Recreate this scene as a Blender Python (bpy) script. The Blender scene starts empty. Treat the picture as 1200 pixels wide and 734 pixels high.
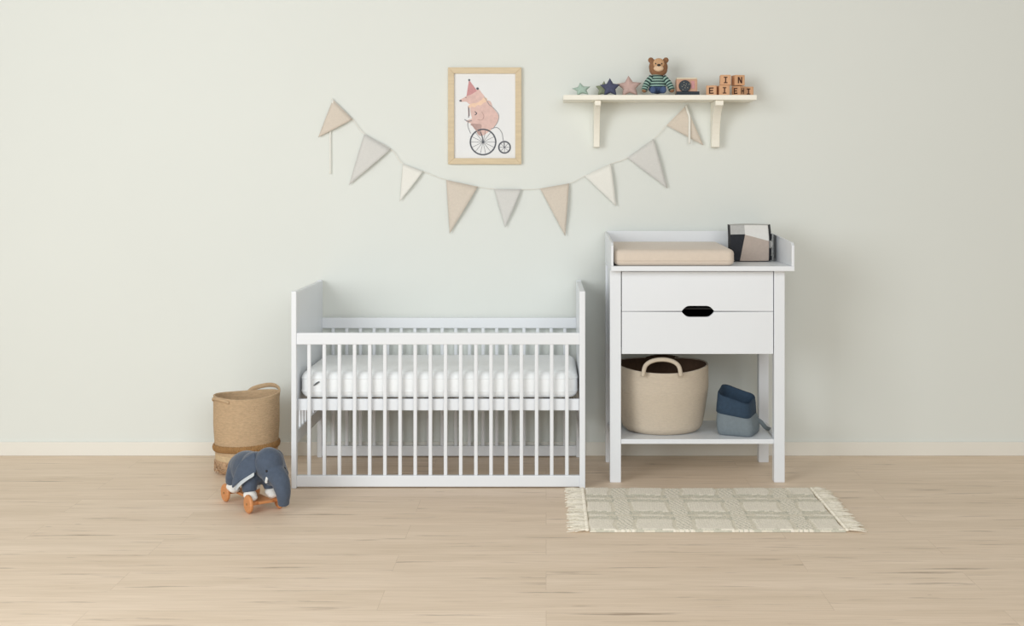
import bpy, bmesh, math, random
from math import sin, cos, pi, radians
from mathutils import Vector, Matrix
random.seed(7)
C = bpy.context.scene.collection
SC = bpy.context.scene

# ---------------------------------------------------------------- camera geometry (1200x734 frame)
F, VX, VY = 1500.0, 640.0, 215.0          # focal length in pixels, vanishing point
H = 1.2888                                # camera height
WALL = 6.06                               # back wall distance
def W(px, py, d): return Vector(((px - VX) / F * d, d, H - (py - VY) / F * d))
def X(px, d): return (px - VX) / F * d
def Z(py, d): return H - (py - VY) / F * d

# ---------------------------------------------------------------- materials
def lin(c):
    c = c / 255.0
    return c / 12.92 if c <= 0.04045 else ((c + 0.055) / 1.055) ** 2.4
def col(r, g, b): return (lin(r), lin(g), lin(b), 1)
def mat(name, rgb, rough=0.5, var=0.0, scale=40, bump=0.0, bscale=200, stretch=(1, 1, 1), sheen=0.0, spec=0.5):
    m = bpy.data.materials.new(name); m.use_nodes = True
    nt = m.node_tree; N = nt.nodes; L = nt.links
    b = N['Principled BSDF']
    b.inputs['Roughness'].default_value = rough
    b.inputs['Specular IOR Level'].default_value = spec
    if sheen:
        b.inputs['Sheen Weight'].default_value = sheen
        b.inputs['Sheen Roughness'].default_value = 0.4
    tc = N.new('ShaderNodeTexCoord'); mp = N.new('ShaderNodeMapping')
    mp.inputs['Scale'].default_value = stretch
    L.new(tc.outputs['Object'], mp.inputs['Vector'])
    base = col(*rgb)
    n = N.new('ShaderNodeTexNoise'); n.inputs['Scale'].default_value = scale; n.inputs['Detail'].default_value = 4
    L.new(mp.outputs['Vector'], n.inputs['Vector'])
    r = N.new('ShaderNodeValToRGB')
    r.color_ramp.elements[0].position = 0.3; r.color_ramp.elements[1].position = 0.7
    r.color_ramp.elements[0].color = tuple(max(0, c * (1 - var)) for c in base[:3]) + (1,)
    r.color_ramp.elements[1].color = tuple(min(1, c * (1 + var)) for c in base[:3]) + (1,)
    L.new(n.outputs['Fac'], r.inputs['Fac']); L.new(r.outputs['Color'], b.inputs['Base Color'])
    if bump:
        n2 = N.new('ShaderNodeTexNoise'); n2.inputs['Scale'].default_value = bscale; n2.inputs['Detail'].default_value = 3
        L.new(mp.outputs['Vector'], n2.inputs['Vector'])
        bp = N.new('ShaderNodeBump'); bp.inputs['Strength'].default_value = bump; bp.inputs['Distance'].default_value = 0.003
        L.new(n2.outputs['Fac'], bp.inputs['Height']); L.new(bp.outputs['Normal'], b.inputs['Normal'])
    return m

def floor_mat():
    m = bpy.data.materials.new('oak_laminate'); m.use_nodes = True
    nt = m.node_tree; N = nt.nodes; L = nt.links; b = N['Principled BSDF']
    b.inputs['Roughness'].default_value = 0.5
    b.inputs['Specular IOR Level'].default_value = 0.35
    tc = N.new('ShaderNodeTexCoord')
    br = N.new('ShaderNodeTexBrick'); br.offset = 0.37; br.offset_frequency = 2
    br.inputs['Scale'].default_value = 1; br.inputs['Brick Width'].default_value = 1.38; br.inputs['Row Height'].default_value = 0.193
    br.inputs['Mortar Size'].default_value = 0.0012; br.inputs['Mortar Smooth'].default_value = 0.3
    br.inputs['Color1'].default_value = (0.0, 0, 0, 1); br.inputs['Color2'].default_value = (1, 1, 1, 1); br.inputs['Mortar'].default_value = (0.5, 0.5, 0.5, 1)
    L.new(tc.outputs['Object'], br.inputs['Vector'])
    # plank tone
    pt = N.new('ShaderNodeMix'); pt.data_type = 'RGBA'
    pt.inputs['A'].default_value = col(*FLA); pt.inputs['B'].default_value = col(*FLB)
    L.new(br.outputs['Color'], pt.inputs['Factor'])
    # long grain, shifted plank by plank
    ma = N.new('ShaderNodeVectorMath'); ma.operation = 'MULTIPLY_ADD'
    ma.inputs[1].default_value = (3.7, 1.3, 0); L.new(br.outputs['Color'], ma.inputs[0]); L.new(tc.outputs['Object'], ma.inputs[2])
    def noise(sx, sy, detail, lo, hi, rough=0.55):
        mp = N.new('ShaderNodeMapping'); mp.inputs['Scale'].default_value = (sx, sy, 1); L.new(ma.outputs['Vector'], mp.inputs['Vector'])
        n = N.new('ShaderNodeTexNoise'); n.inputs['Scale'].default_value = 1; n.inputs['Detail'].default_value = detail; n.inputs['Roughness'].default_value = rough
        L.new(mp.outputs['Vector'], n.inputs['Vector'])
        mr = N.new('ShaderNodeMapRange'); mr.inputs['From Min'].default_value = lo; mr.inputs['From Max'].default_value = hi
        L.new(n.outputs['Fac'], mr.inputs['Value']); return mr.outputs['Result']
    def mix(fac, a, bcol, amt):
        k = N.new('ShaderNodeMath'); k.operation = 'MULTIPLY'; k.inputs[1].default_value = amt; L.new(fac, k.inputs[0])
        x = N.new('ShaderNodeMix'); x.data_type = 'RGBA'; L.new(k.outputs[0], x.inputs['Factor'])
        L.new(a, x.inputs['A']); x.inputs['B'].default_value = bcol; return x.outputs['Result']
    c = pt.outputs['Result']
    c = mix(noise(1.2, 14, 4, 0.35, 0.7), c, col(200, 178, 148), 0.35)      # broad bands
    c = mix(noise(5, 130, 3, 0.4, 0.75), c, col(196, 172, 142), 0.35)       # fine grain
    c = mix(noise(2.3, 34, 5, 0.60, 0.72, 0.6), c, col(140, 116, 94), 0.7)  # dark streaks
    c = mix(noise(9, 60, 2, 0.72, 0.80), c, col(110, 86, 68), 0.6)          # little knots
    c = mix(br.outputs['Fac'], c, col(175, 152, 126), 0.3)
    L.new(c, b.inputs['Base Color'])
    bp = N.new('ShaderNodeBump'); bp.inputs['Strength'].default_value = 0.15; bp.inputs['Distance'].default_value = 0.002; bp.invert = True
    L.new(br.outputs['Fac'], bp.inputs['Height']); L.new(bp.outputs['Normal'], b.inputs['Normal'])
    return m
FLA, FLB = (238, 218, 196), (243, 224, 203)

M = dict(
    wall=mat('wall_paint', (227, 231, 227), 0.85, 0.008, 1.2, 0.05, 350, spec=0.2),
    skirt=mat('skirting_paint', (234, 232, 224), 0.5, 0.005, 5),
    white=mat('white_lacquer', (231, 235, 240), 0.38, 0.006, 6, 0.02, 60),
    cream=mat('cream_lacquer', (241, 238, 226), 0.42, 0.006, 6),
    darkin=mat('drawer_painted_shade', (30, 28, 26), 0.9, 0.1, 30),  # shade behind the handle hole, put into the drawer box colour
    sheet=mat('mattress_cover', (240, 243, 245), 0.9, 0.012, 30, 0.25, 60, sheen=0.2),
    slat=mat('pale_slat_wood', (205, 185, 155), 0.6, 0.05, 20, stretch=(8, 1, 1)),
    grey=mat('grey_label', (95, 98, 100), 0.8, 0.05),
    pad=mat('beige_pad_cover', (218, 205, 191), 0.9, 0.02, 60, 0.25, 300, sheen=0.2),
    padedge=mat('beige_piping', (212, 199, 184), 0.9, 0.02, 60),
    oak=mat('light_oak_frame', (214, 196, 164), 0.5, 0.06, 14, stretch=(1, 1, 6)),
    oakh=mat('light_oak_frame_rail', (214, 196, 164), 0.5, 0.06, 14, stretch=(1, 1, 6)),
    paper=mat('drawing_paper', (236, 238, 240), 0.8, 0.01, 8),
    ink_pink=mat('ink_dusty_pink', (206, 152, 154), 0.8, 0.08, 90),
    ink_skin=mat('ink_pale_rose', (224, 193, 186), 0.8, 0.07, 60),
    ink_shade=mat('ink_rose_brown', (188, 160, 155), 0.8, 0.08, 60),
    ink_peach=mat('ink_peach', (240, 208, 184), 0.8, 0.05, 60),
    ink_dark=mat('ink_slate', (92, 96, 104), 0.8, 0.08, 60),
    ink_line=mat('ink_grey_line', (140, 142, 146), 0.8, 0.05, 60),
    f_beige=mat('beige_felt', (217, 207, 194), 0.95, 0.03, 120, 0.3, 400),
    f_grey=mat('grey_felt', (216, 216, 213), 0.95, 0.02, 120, 0.3, 400),
    f_white=mat('white_felt', (236, 236, 230), 0.95, 0.01, 120, 0.3, 400),
    cord=mat('off_white_cord', (234, 231, 224), 0.9, 0.03, 200),
    jute=mat('jute', (200, 172, 138), 0.95, 0.12, 60, 0.8, 260, stretch=(1, 1, 3)),
    jute_dark=mat('dark_jute_braid', (160, 122, 78), 0.95, 0.15, 70, 0.8, 220),
    jute_pale=mat('pale_jute', (208, 184, 148), 0.95, 0.10, 60, 0.8, 260),
    jute_rough=mat('loose_jute_knots', (188, 156, 124), 0.95, 0.20, 90, 0.8, 220),
    rope=mat('cotton_rope', (206, 193, 175), 0.95, 0.05, 60, 0.6, 260, stretch=(1, 1, 3)),
    rope_in=mat('dark_brown_rope', (98, 74, 56), 0.95, 0.12, 60, 0.5, 200),  # darker brown for the rope basket's inner wall and back handle
    navy=mat('navy_cotton', (46, 66, 86), 0.9, 0.10, 70, 0.4, 300),
    bluegrey=mat('blue_grey_cotton', (120, 131, 138), 0.9, 0.06, 70, 0.4, 300),
    button=mat('pearl_button', (232, 234, 232), 0.3, 0.01),
    eleph=mat('slate_blue_velvet', (74, 86, 104), 0.85, 0.10, 70, 0.35, 320, sheen=0.35),
    lining=mat('pale_ear_lining', (196, 202, 206), 0.9, 0.05, 120, 0.3, 400),
    plush=mat('white_plush', (240, 238, 234), 0.95, 0.03, 120, 0.8, 260),
    wheel=mat('orange_beech', (206, 140, 88), 0.5, 0.08, 40, stretch=(1, 1, 5)),
    black=mat('black_bead', (18, 18, 22), 0.3, 0.05),
    k_black=mat('black_cotton', (38, 40, 46), 0.9, 0.1, 90, 0.3, 300),
    k_grey=mat('grey_cotton', (186, 186, 184), 0.9, 0.04, 90, 0.3, 300),
    k_white=mat('white_cotton', (226, 225, 222), 0.9, 0.02, 90, 0.3, 300),
    k_taupe=mat('taupe_cotton', (184, 170, 160), 0.9, 0.04, 90, 0.3, 300),
    s_mint=mat('mint_fabric', (178, 200, 188), 0.95, 0.04, 120, 0.4, 400),
    s_olive=mat('sage_fabric', (146, 154, 128), 0.95, 0.05, 120, 0.4, 400),
    s_navy=mat('dusk_blue_fabric', (80, 84, 110), 0.95, 0.06, 120, 0.4, 400),
    s_pink=mat('rose_fabric', (206, 176, 168), 0.95, 0.04, 120, 0.4, 400),
    b_tan=mat('tan_plush', (206, 166, 128), 0.95, 0.08, 160, 0.6, 400),
    b_brown=mat('brown_plush', (148, 108, 78), 0.95, 0.10, 160, 0.6, 400),
    b_pale=mat('pale_muzzle_plush', (232, 200, 168), 0.95, 0.05, 160, 0.6, 400),
    b_dark=mat('dark_green_knit', (36, 62, 62), 0.95, 0.08, 200, 0.5, 500),
    b_mint=mat('mint_knit', (158, 190, 178), 0.95, 0.05, 200, 0.5, 500),
    b_denim=mat('blue_denim', (72, 92, 130), 0.95, 0.10, 160, 0.5, 500),
    t_wood=mat('pinkish_beech', (206, 162, 136), 0.6, 0.06, 40, stretch=(1, 1, 5)),
    t_cream=mat('cream_beech', (226, 214, 190), 0.6, 0.04, 40),
    t_dark=mat('dark_teal_paint', (30, 42, 52), 0.5, 0.1, 60),
    block=mat('beech_block', (216, 168, 128), 0.6, 0.07, 30, stretch=(6, 1, 1)),
    letter=mat('burnt_letter', (74, 44, 32), 0.8, 0.1, 60),
    r_cream=mat('cream_wool', (248, 241, 226), 0.98, 0.07, 130, 0.9, 260),
    r_mid=mat('oatmeal_wool', (236, 229, 211), 0.98, 0.09, 130, 0.9, 260),
    r_grey=mat('grey_green_wool', (210, 207, 190), 0.98, 0.10, 130, 0.9, 260),
)
M['floor'] = floor_mat()

# ---------------------------------------------------------------- object helpers
BASE = {}
def obj(name, bm, mats, parent=None, loc=None, smooth=False, local=False, **kw):
    me = bpy.data.meshes.new(name)
    off = Vector((0, 0, 0))
    if parent is not None and not local: off = BASE[parent.name]
    if loc is not None: off = Vector(loc)
    bmesh.ops.translate(bm, verts=bm.verts, vec=-off)
    bmesh.ops.recalc_face_normals(bm, faces=bm.faces)
    bm.to_mesh(me); bm.free()
    for m in (mats if isinstance(mats, (list, tuple)) else [mats]): me.materials.append(m)
    if smooth:
        for p in me.polygons: p.use_smooth = True
    o = bpy.data.objects.new(name, me); C.objects.link(o)
    if loc is not None: o.location = loc
    if parent is not None: o.parent = parent; BASE[o.name] = BASE[parent.name]
    else: BASE[o.name] = off
    for k, v in kw.items(): o[k] = v
    return o
def thing(name, label, cat, loc, group=None, rotz=0):
    o = bpy.data.objects.new(name, None); C.objects.link(o)
    o.empty_display_size = 0.05
    o.location = loc; o.rotation_euler = (0, 0, rotz); o['label'] = label; o['category'] = cat
    if group: o['group'] = group
    BASE[o.name] = Vector(loc)
    return o
def tag(o, label, cat, group=None):
    o['label'] = label; o['category'] = cat
    if group: o['group'] = group
    return o
def structure(name, bm, m):
    o = obj(name, bm, m); o['kind'] = 'structure'; return o
NB = bmesh.new
def bx(bm, x0, x1, y0, y1, z0, z1, bev=0.0, seg=2, mi=0):
    r = bmesh.ops.create_cube(bm, size=1)
    vs = r['verts']
    for v in vs:
        v.co = Vector((x0 + (v.co.x + .5) * (x1 - x0), y0 + (v.co.y + .5) * (y1 - y0), z0 + (v.co.z + .5) * (z1 - z0)))
    fs = list({f for v in vs for f in v.link_faces})
    for f in fs: f.material_index = mi
    if bev:
        es = list({e for v in vs for e in v.link_edges})
        bmesh.ops.bevel(bm, geom=es, offset=bev, segments=seg, profile=0.6, affect='EDGES')
    return bm
def loft(bm, rings, cap0=True, cap1=True, closed=True, mis=None):
    vr = [[bm.verts.new(p) for p in r] for r in rings]
    n = len(rings[0])
    for i in range(len(vr) - 1):
        for j in range(n if closed else n - 1):
            k = (j + 1) % n
            f = bm.faces.new((vr[i][j], vr[i][k], vr[i + 1][k], vr[i + 1][j]))
            if mis: f.material_index = mis[i]
    if cap0:
        f = bm.faces.new(vr[0][::-1]); f.material_index = mis[0] if mis else 0
    if cap1:
        f = bm.faces.new(vr[-1]); f.material_index = mis[-1] if mis else 0
    return bm
def tube(bm, pts, r, n=10, cap=True, flat=1.0, mis=None):
    pts = [Vector(p) for p in pts]; rs = r if isinstance(r, (list, tuple)) else [r] * len(pts)
    rings = []; ref = None
    for i, p in enumerate(pts):
        t = (pts[min(i + 1, len(pts) - 1)] - pts[max(i - 1, 0)]).normalized()
        if ref is None:
            ref = Vector((0, 1, 0)) if abs(t.y) < 0.8 else Vector((1, 0, 0))
        a = (ref - t * ref.dot(t)).normalized(); b = t.cross(a); ref = a
        rings.append([p + (a * cos(2 * pi * k / n) * flat + b * sin(2 * pi * k / n)) * rs[i] for k in range(n)])
    return loft(bm, rings, cap, cap, mis=mis)
def bez(p, n=16):
    """Catmull-Rom through points"""
    P = [Vector(q) for q in p]; P = [2 * P[0] - P[1]] + P + [2 * P[-1] - P[-2]]; out = []
    for i in range(1, len(P) - 2):
        for k in range(n):
            t = k / n
            out.append(0.5 * ((2 * P[i]) + (-P[i - 1] + P[i + 1]) * t + (2 * P[i - 1] - 5 * P[i] + 4 * P[i + 1] - P[i + 2]) * t * t + (-P[i - 1] + 3 * P[i] - 3 * P[i + 1] + P[i + 2]) * t ** 3))
    out.append(P[-2]); return out
def ell(bm, c, r, rot=None, u=24, v=16, mi=0):
    res = bmesh.ops.create_uvsphere(bm, u_segments=u, v_segments=v, radius=1)
    for q in res['verts']:
        p = Vector((q.co.x * r[0], q.co.y * r[1], q.co.z * r[2]))
        if rot is not None: p = rot @ p
        q.co = p + Vector(c)
    for f in {f for q in res['verts'] for f in q.link_faces}: f.material_index = mi
    return bm
def disc(bm, c, axis, r, th, n=32, bev=0.0):
    """round disc with thickness th along axis, centred on c"""
    ax = Vector(axis).normalized(); a = ax.orthogonal().normalized(); b = ax.cross(a); c = Vector(c)
    rings = []
    for (t, rr) in ((-.5, r - bev), (-.5 + (bev / th if th else 0), r), (.5 - (bev / th if th else 0), r), (.5, r - bev)):
        rings.append([c + ax * (t * th) + (a * cos(2 * pi * k / n) + b * sin(2 * pi * k / n)) * rr for k in range(n)])
    return loft(bm, rings)
def prism(bm, poly, y0, y1, mi=0):
    """poly: list of (x,z); extruded along y"""
    a = [bm.verts.new((x, y0, z)) for x, z in poly]; b = [bm.verts.new((x, y1, z)) for x, z in poly]
    n = len(poly); fs = [bm.faces.new(a), bm.faces.new(b[::-1])]
    for i in range(n): fs.append(bm.faces.new((a[i], a[(i + 1) % n], b[(i + 1) % n], b[i])))
    for f in fs: f.material_index = mi
    return bm
def bevel_mod(o, w, seg=3):
    m = o.modifiers.new('bevel', 'BEVEL'); m.width = w; m.segments = seg; m.limit_method = 'ANGLE'; m.angle_limit = radians(35)
def remesh(o, vox, smooth=6):
    m = o.modifiers.new('remesh', 'REMESH'); m.mode = 'VOXEL'; m.voxel_size = vox; m.use_smooth_shade = True
    s = o.modifiers.new('smooth', 'SMOOTH'); s.factor = 0.5; s.iterations = smooth
def subsurf(o, n=2):
    m = o.modifiers.new('subdivision', 'SUBSURF'); m.levels = n; m.render_levels = n

# ---------------------------------------------------------------- the setting
bm = NB(); bx(bm, -6, 6, -5, WALL, -0.1, 0); structure('floor', bm, M['floor'])
bm = NB(); bx(bm, -6, 6, WALL, WALL + 0.12, -0.1, 2.9); structure('wall_back', bm, M['wall'])
bm = NB(); bx(bm, -6, 6, WALL - 0.012, WALL, 0, 0.066, 0.003); structure('baseboard_back', bm, M['skirt'])

# ---------------------------------------------------------------- the cot
cd = 5.40; cb = 6.04
xl0, xl1 = X(341.3, cd), X(347.2, cd)
xr0, xr1 = X(679.3, cd), X(685.8, cd)
cot = thing('baby_cot', 'white slatted baby cot with solid end panels against the wall', 'cot', ((xl0 + xr1) / 2, (cd + cb) / 2, 0))
PT = Z(341.5, cd)
def end_panel(x0, x1):
    p = NB(); bx(p, x0, x1, cd + 0.03, cb - 0.03, 0.335, PT - 0.004, 0.003)
    o = obj('end_panel', p, M['white'], cot)
    for (a, b) in ((cd, cd + 0.0295), (cb - 0.0295, cb)):
        q = NB(); bx(q, x0 - 0.0005, x1 + 0.0005, a, b, 0.0, PT, 0.004); obj('corner_post', q, M['white'], o)
    q = NB(); bx(q, x0, x1, cd + 0.03, cb - 0.03, 0.185, 0.24, 0.003); obj('lower_rail', q, M['white'], o)
    for k in range(9):
        y = cd + 0.06 + (cb - cd - 0.12) * k / 8
        q = NB(); bx(q, x0 + 0.003, x1 - 0.003, y - 0.008, y + 0.008, 0.24, 0.335, 0.003); obj('bar', q, M['white'], o)
    return o
end_panel(xl0, xl1); end_panel(xr0, xr1)
def side_panel(y0, y1):
    z0, z1 = Z(404.3, cd), Z(390.5, cd)
    q = NB(); bx(q, xl1, xr0, y0, y1, z0, z1, 0.004)
    o = obj('side_panel', q, M['white'], cot)
    q = NB(); bx(q, xl1, xr0, y0, y1, Z(571.2, cd), Z(557.8, cd), 0.004); obj('bottom_rail', q, M['white'], o)
    for k in range(18):
        x = X(361.6 + (664.4 - 361.6) * k / 17, cd)
        q = NB(); bx(q, x - 0.0077, x + 0.0077, y0 + 0.005, y1 - 0.003, Z(558, cd), z0 + .001, 0.004); obj('bar', q, M['white'], o)
side_panel(cd + 0.003, cd + 0.026); side_panel(cb - 0.026, cb - 0.003)
bz0, bz1 = Z(481.3, cd + .03), Z(468.0, cd + .03)
q = NB()
bx(q, xl1 + .001, xr0 - .001, cd + 0.03, cd + 0.05, bz0, bz1, 0.002); bx(q, xl1 + .001, xr0 - .001, cb - 0.05, cb - 0.03, bz0, bz1, 0.002)
base = obj('mattress_base', q, M['white'], cot)
for k in range(14):
    x = xl1 + 0.05 + (xr0 - xl1 - 0.1) * k / 13
    q = NB(); bx(q, x - 0.025, x + 0.025, cd + 0.05, cb - 0.05, bz1 - 0.022, bz1 - 0.006, 0.002); obj('slat', q, M['slat'], base)
# mattress: rounded slab
mx0, mx1 = X(351.5, cd + .04), X(677.0, cd + .04); my0, my1 = cd + 0.036, cb - 0.036
mz0, mz1 = bz1 + 0.0005, bz1 + 0.115
def rrect(cx, cy, hx, hy, r, z, n=8):
    out = []
    for (sx, sy, a0) in ((1, 1, 0), (-1, 1, 90), (-1, -1, 180), (1, -1, 270)):
        for k in range(n + 1):
            a = radians(a0 + 90 * k / n)
            out.append(Vector((cx + sx * (hx - r) + r * cos(a), cy + sy * (hy - r) + r * sin(a), z)))
    return out
def pillow(bm, x0, x1, y0, y1, z0, z1, rc, re, n=5):
    cx, cy, hx, hy = (x0 + x1) / 2, (y0 + y1) / 2, (x1 - x0) / 2, (y1 - y0) / 2; rings = []
    for k in range(n + 1):
        a = radians(90 * k / n); i = re * (1 - sin(a)); rings.append(rrect(cx, cy, hx - i, hy - i, max(rc - i, .002), z0 + re * (1 - cos(a))))
    for k in range(n, -1, -1):
        a = radians(90 * k / n); i = re * (1 - sin(a)); rings.append(rrect(cx, cy, hx - i, hy - i, max(rc - i, .002), z1 - re * (1 - cos(a))))
    return loft(bm, rings)
mat_t = thing('cot_mattress', 'white mattress with rounded corners lying in the cot', 'mattress', ((mx0 + mx1) / 2, (my0 + my1) / 2, mz0))
q = NB(); pillow(q, mx0, mx1, my0, my1, mz0, mz1, 0.05, 0.032); mo = obj('cover', q, M['sheet'], mat_t, smooth=True)
q = NB()
for zz in (mz0 + .03, mz1 - .03):
    r = rrect((mx0 + mx1) / 2, (my0 + my1) / 2, (mx1 - mx0) / 2, (my1 - my0) / 2, .05, zz); tube(q, r + [r[0]], 0.0022, 6, True)
obj('piping', q, M['sheet'], mat_t, smooth=True)
q = NB(); p = W(371, 449.5, my0 - .002)
tube(q, [p + Vector((-.012, 0, -.010)), p + Vector((0, -.003, 0)), p + Vector((.012, 0, .007))], [.002, .004, .003], 8)
obj('zip_pull', q, M['grey'], mat_t, label='small dark grey zip pull')

# ---------------------------------------------------------------- the changing table
dd = 5.51; db = 5.955
tl0, tl1, tr0, tr1 = X(714.8, dd), X(727.8, dd), X(907.2, dd), X(919.8, dd)
tab = thing('changing_table', 'white changing table with two drawers and an open lower shelf', 'changing table', ((tl0 + tr1) / 2, (dd + db) / 2, 0))
fd = 5.455; tb = 6.03
tz0, tz1 = Z(318, fd), Z(312.2, fd)
lw = tl1 - tl0
for (a, b) in ((tl0, tl1), (tr0, tr1)):
    for (c, d) in ((dd, dd + lw), (db - lw, db)):
        q = NB(); bx(q, a, b, c, d, 0, tz0 - .0003, 0.003); obj('leg', q, M['white'], tab)
dz0 = Z(415.2, dd); dzm = Z(365.3, dd); dz1 = Z(318.5, dd)
for (a, b) in ((tl0 + .008, tl0 + .026), (tr1 - .026, tr1 - .008)):
    q = NB(); bx(q, a, b, dd + lw, db - lw, dz0, tz0 - .0003, 0.001); obj('side_wall', q, M['white'], tab)
q = NB(); bx(q, tl1, tr0, db - .03, db - .015, dz0, tz0 - .0003, 0.001); obj('rear_wall', q, M['white'], tab)
dl, dr = tl1 + .0035, tr0 - .003
hx0, hx1 = X(799.2, dd), X(837, dd); hh = (Z(358.8, dd) - Z(371.4, dd)) / 2; hm = 0.030
def notch(sign, zc):
    prof = [(0, .04), (.004, .28), (.010, .55), (.017, .80), (.025, .95), (.034, 1.0)]
    pts = [(hx0 + x, zc + sign * hh * z) for x, z in prof]
    return pts + [(hx0 + hx1 - x, z) for x, z in reversed(pts)]
def drawer(z0, z1, up):
    zc = dzm
    if up:   # upper drawer: notch in its lower edge
        edge = notch(1, zc + .0008)
        poly = [(dl, z0), ] + edge + [(dr, z0), (dr, z1), (dl, z1)]
    else:
        edge = notch(-1, zc - .0008)
        poly = [(dl, z0), (dr, z0), (dr, z1)] + edge[::-1] + [(dl, z1)]
    q = NB(); prism(q, poly, dd + .004, dd + .022)
    o = obj('drawer', q, M['white'], tab); bevel_mod(o, .0012, 2)
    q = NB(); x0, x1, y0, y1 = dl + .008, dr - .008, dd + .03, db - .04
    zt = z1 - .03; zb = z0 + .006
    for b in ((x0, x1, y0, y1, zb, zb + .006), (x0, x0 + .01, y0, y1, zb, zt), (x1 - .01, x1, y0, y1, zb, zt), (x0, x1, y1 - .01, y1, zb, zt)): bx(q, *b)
    obj('drawer_box', q, M['darkin'], o, label='drawer inside with shade painted dark')
    return o
drawer(dzm + .0008, dz1, True); drawer(dz0, dzm - .0008, False)
sz0, sz1 = Z(520.8, dd), Z(515.2, dd)
q = NB(); bx(q, tl1 + .0003, tr0 - .0003, dd + .004, db - .004, sz0, sz1, .002)
obj('lower_shelf', q, M['white'], tab)
for (a, b) in ((tl0 + .01, tl1 - .012), (tr0 + .012, tr1 - .01)):
    q = NB(); bx(q, a, b, dd + lw, db - lw, sz0 - .012, sz1, .002); obj('shelf_rail', q, M['white'], tab)
# tray on top
ux0, ux1 = X(716.3, fd), X(931.2, fd)
q = NB(); bx(q, ux0, ux1, fd, tb, tz0, tz1, .002); tray = obj('changing_tray', q, M['white'], tab)
zs = Z(284.5, fd); zbk = Z(270.5, tb)
def side_board(x0, x1):
    q = NB(); pr = [(fd + .002, tz1), (tb - .001, tz1), (tb - .001, zbk - .004), (fd + .12, zs + .004), (fd + .02, zs), (fd + .002, zs - .014)]
    a = [q.verts.new((x0, y, z)) for y, z in pr]; b = [q.verts.new((x1, y, z)) for y, z in pr]
    q.faces.new(a); q.faces.new(b[::-1])
    for i in range(len(pr)): q.faces.new((a[i], a[(i + 1) % len(pr)], b[(i + 1) % len(pr)], b[i]))
    o = obj('side_board', q, M['white'], tray); bevel_mod(o, .002, 2)
side_board(ux0, ux0 + .010); side_board(ux1 - .012, ux1)
q = NB(); bx(q, ux0 + .010, ux1 - .012, tb - .014, tb, tz1, zbk, .002); obj('back_board', q, M['white'], tray)

# changing pad: a soft slab with raised sides
pd = thing('changing_pad', 'beige fabric changing pad lying on the white table top', 'changing pad', (0.55, 5.74, tz1))
px0, px1 = ux0 + .0135, X(861, fd + .02); py0, py1 = fd + .016, tb - .03
q = NB(); pillow(q, px0, px1, py0, py1, tz1 + .0004, tz1 + .076, .03, .022)
for v in q.verts:      # thinner towards the front, as a wedge
    k = (v.co.y - py0) / (py1 - py0); hz = (v.co.z - tz1) / .076
    v.co.z += .008 * k * hz - .003 * (1 - k) * hz
    v.co.z += .0025 * hz * sin(14 * v.co.x)
obj('cushion', q, M['pad'], pd, smooth=True)
q = NB(); r = rrect((px0 + px1) / 2, (py0 + py1) / 2, (px1 - px0) / 2 + .0002, (py1 - py0) / 2 + .0002, .03, tz1 + .022); tube(q, r + [r[0]], .0016, 6); obj('piping', q, M['padedge'], pd, smooth=True)

# patchwork fabric cube at the back of the tray
kx0, kx1 = X(856, 5.76), X(901.5, 5.76); ky0, ky1 = 5.76, 5.90; kz1 = tz1 + .165
cube = thing('patchwork_cube', 'soft black, grey and taupe patchwork cube on the white table top', 'soft toy', ((kx0 + kx1) / 2, 5.83, tz1))
# outline grid on each face; patches by position
q = NB(); n = 14
res = bmesh.ops.create_cube(q, size=2); bmesh.ops.subdivide_edges(q, edges=q.edges[:], cuts=27, use_grid_fill=True)
def cut(a, b):
    # line through two points of the front face (photo px) -> plane in cube space
    A_ = [(p[0] - 855) / 52 * 2 - 1 for p in (a, b)]; B_ = [(304 - p[1]) / 36 * 2 - 1 for p in (a, b)]
    nrm = Vector((B_[1] - B_[0], 0, -(A_[1] - A_[0])))
    bmesh.ops.bisect_plane(q, geom=q.verts[:] + q.edges[:] + q.faces[:], plane_co=(A_[0], 0, B_[0]), plane_no=nrm, dist=1e-5)
for ln in (((867.5, 304), (875, 277)), ((855, 277.5), (875, 277.5)), ((874.8, 304), (874.8, 264)), ((875, 278), (904, 283.5))): cut(*ln)
PXF = lambda u, v: (855 + (u + 1) / 2 * 52, 304 - (v + 1) / 2 * 36)
def side_of(p, a, b): return (b[0] - a[0]) * (p[1] - a[1]) - (b[1] - a[1]) * (p[0] - a[0])
for f in q.faces:
    c = f.calc_center_median()
    if c.y < -.98:
        p = PXF(c.x, c.z); mi = 3
        if side_of(p, (867.5, 304), (875, 277)) < 0: mi = 0
        if p[1] < 277.5 and p[0] < 875: mi = 1
        if p[0] >= 874.8 and side_of(p, (875, 278), (904, 283.5)) < 0: mi = 2
        if mi == 0 and p[1] > 300.5: mi = 0
    elif c.z > .98: mi = 1
    elif c.x > .98: mi = 2 if abs(c.z + .1) < .2 and abs(c.y + .4) < .4 else 0
    elif c.x < -.98: mi = 0
    else: mi = 1
    f.material_index = mi
for v in q.verts:
    c = v.co.copy(); s = c.copy().normalized() * 1.25
    c = c.lerp(s, .10)
    # rounded corners
    v.co = Vector((kx0 + (c.x + 1) / 2 * (kx1 - kx0), ky0 + (c.y + 1) / 2 * (ky1 - ky0), tz1 + (c.z + 1) / 2 * (kz1 - tz1) + .012 * 0))
    if c.z > .3: v.co.x += -.006 * (c.z - .3)
    v.co.x += .036 * (c.y + 1) / 2 * max(0, c.x) + .004 * max(0, -c.x) * (c.y + 1)
zm = min(v.co.z for v in q.verts)
for v in q.verts: v.co.z += tz1 - zm + .0003
co = obj('cube_body', q, [M['k_black'], M['k_grey'], M['k_white'], M['k_taupe']], cube, smooth=True)
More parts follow.
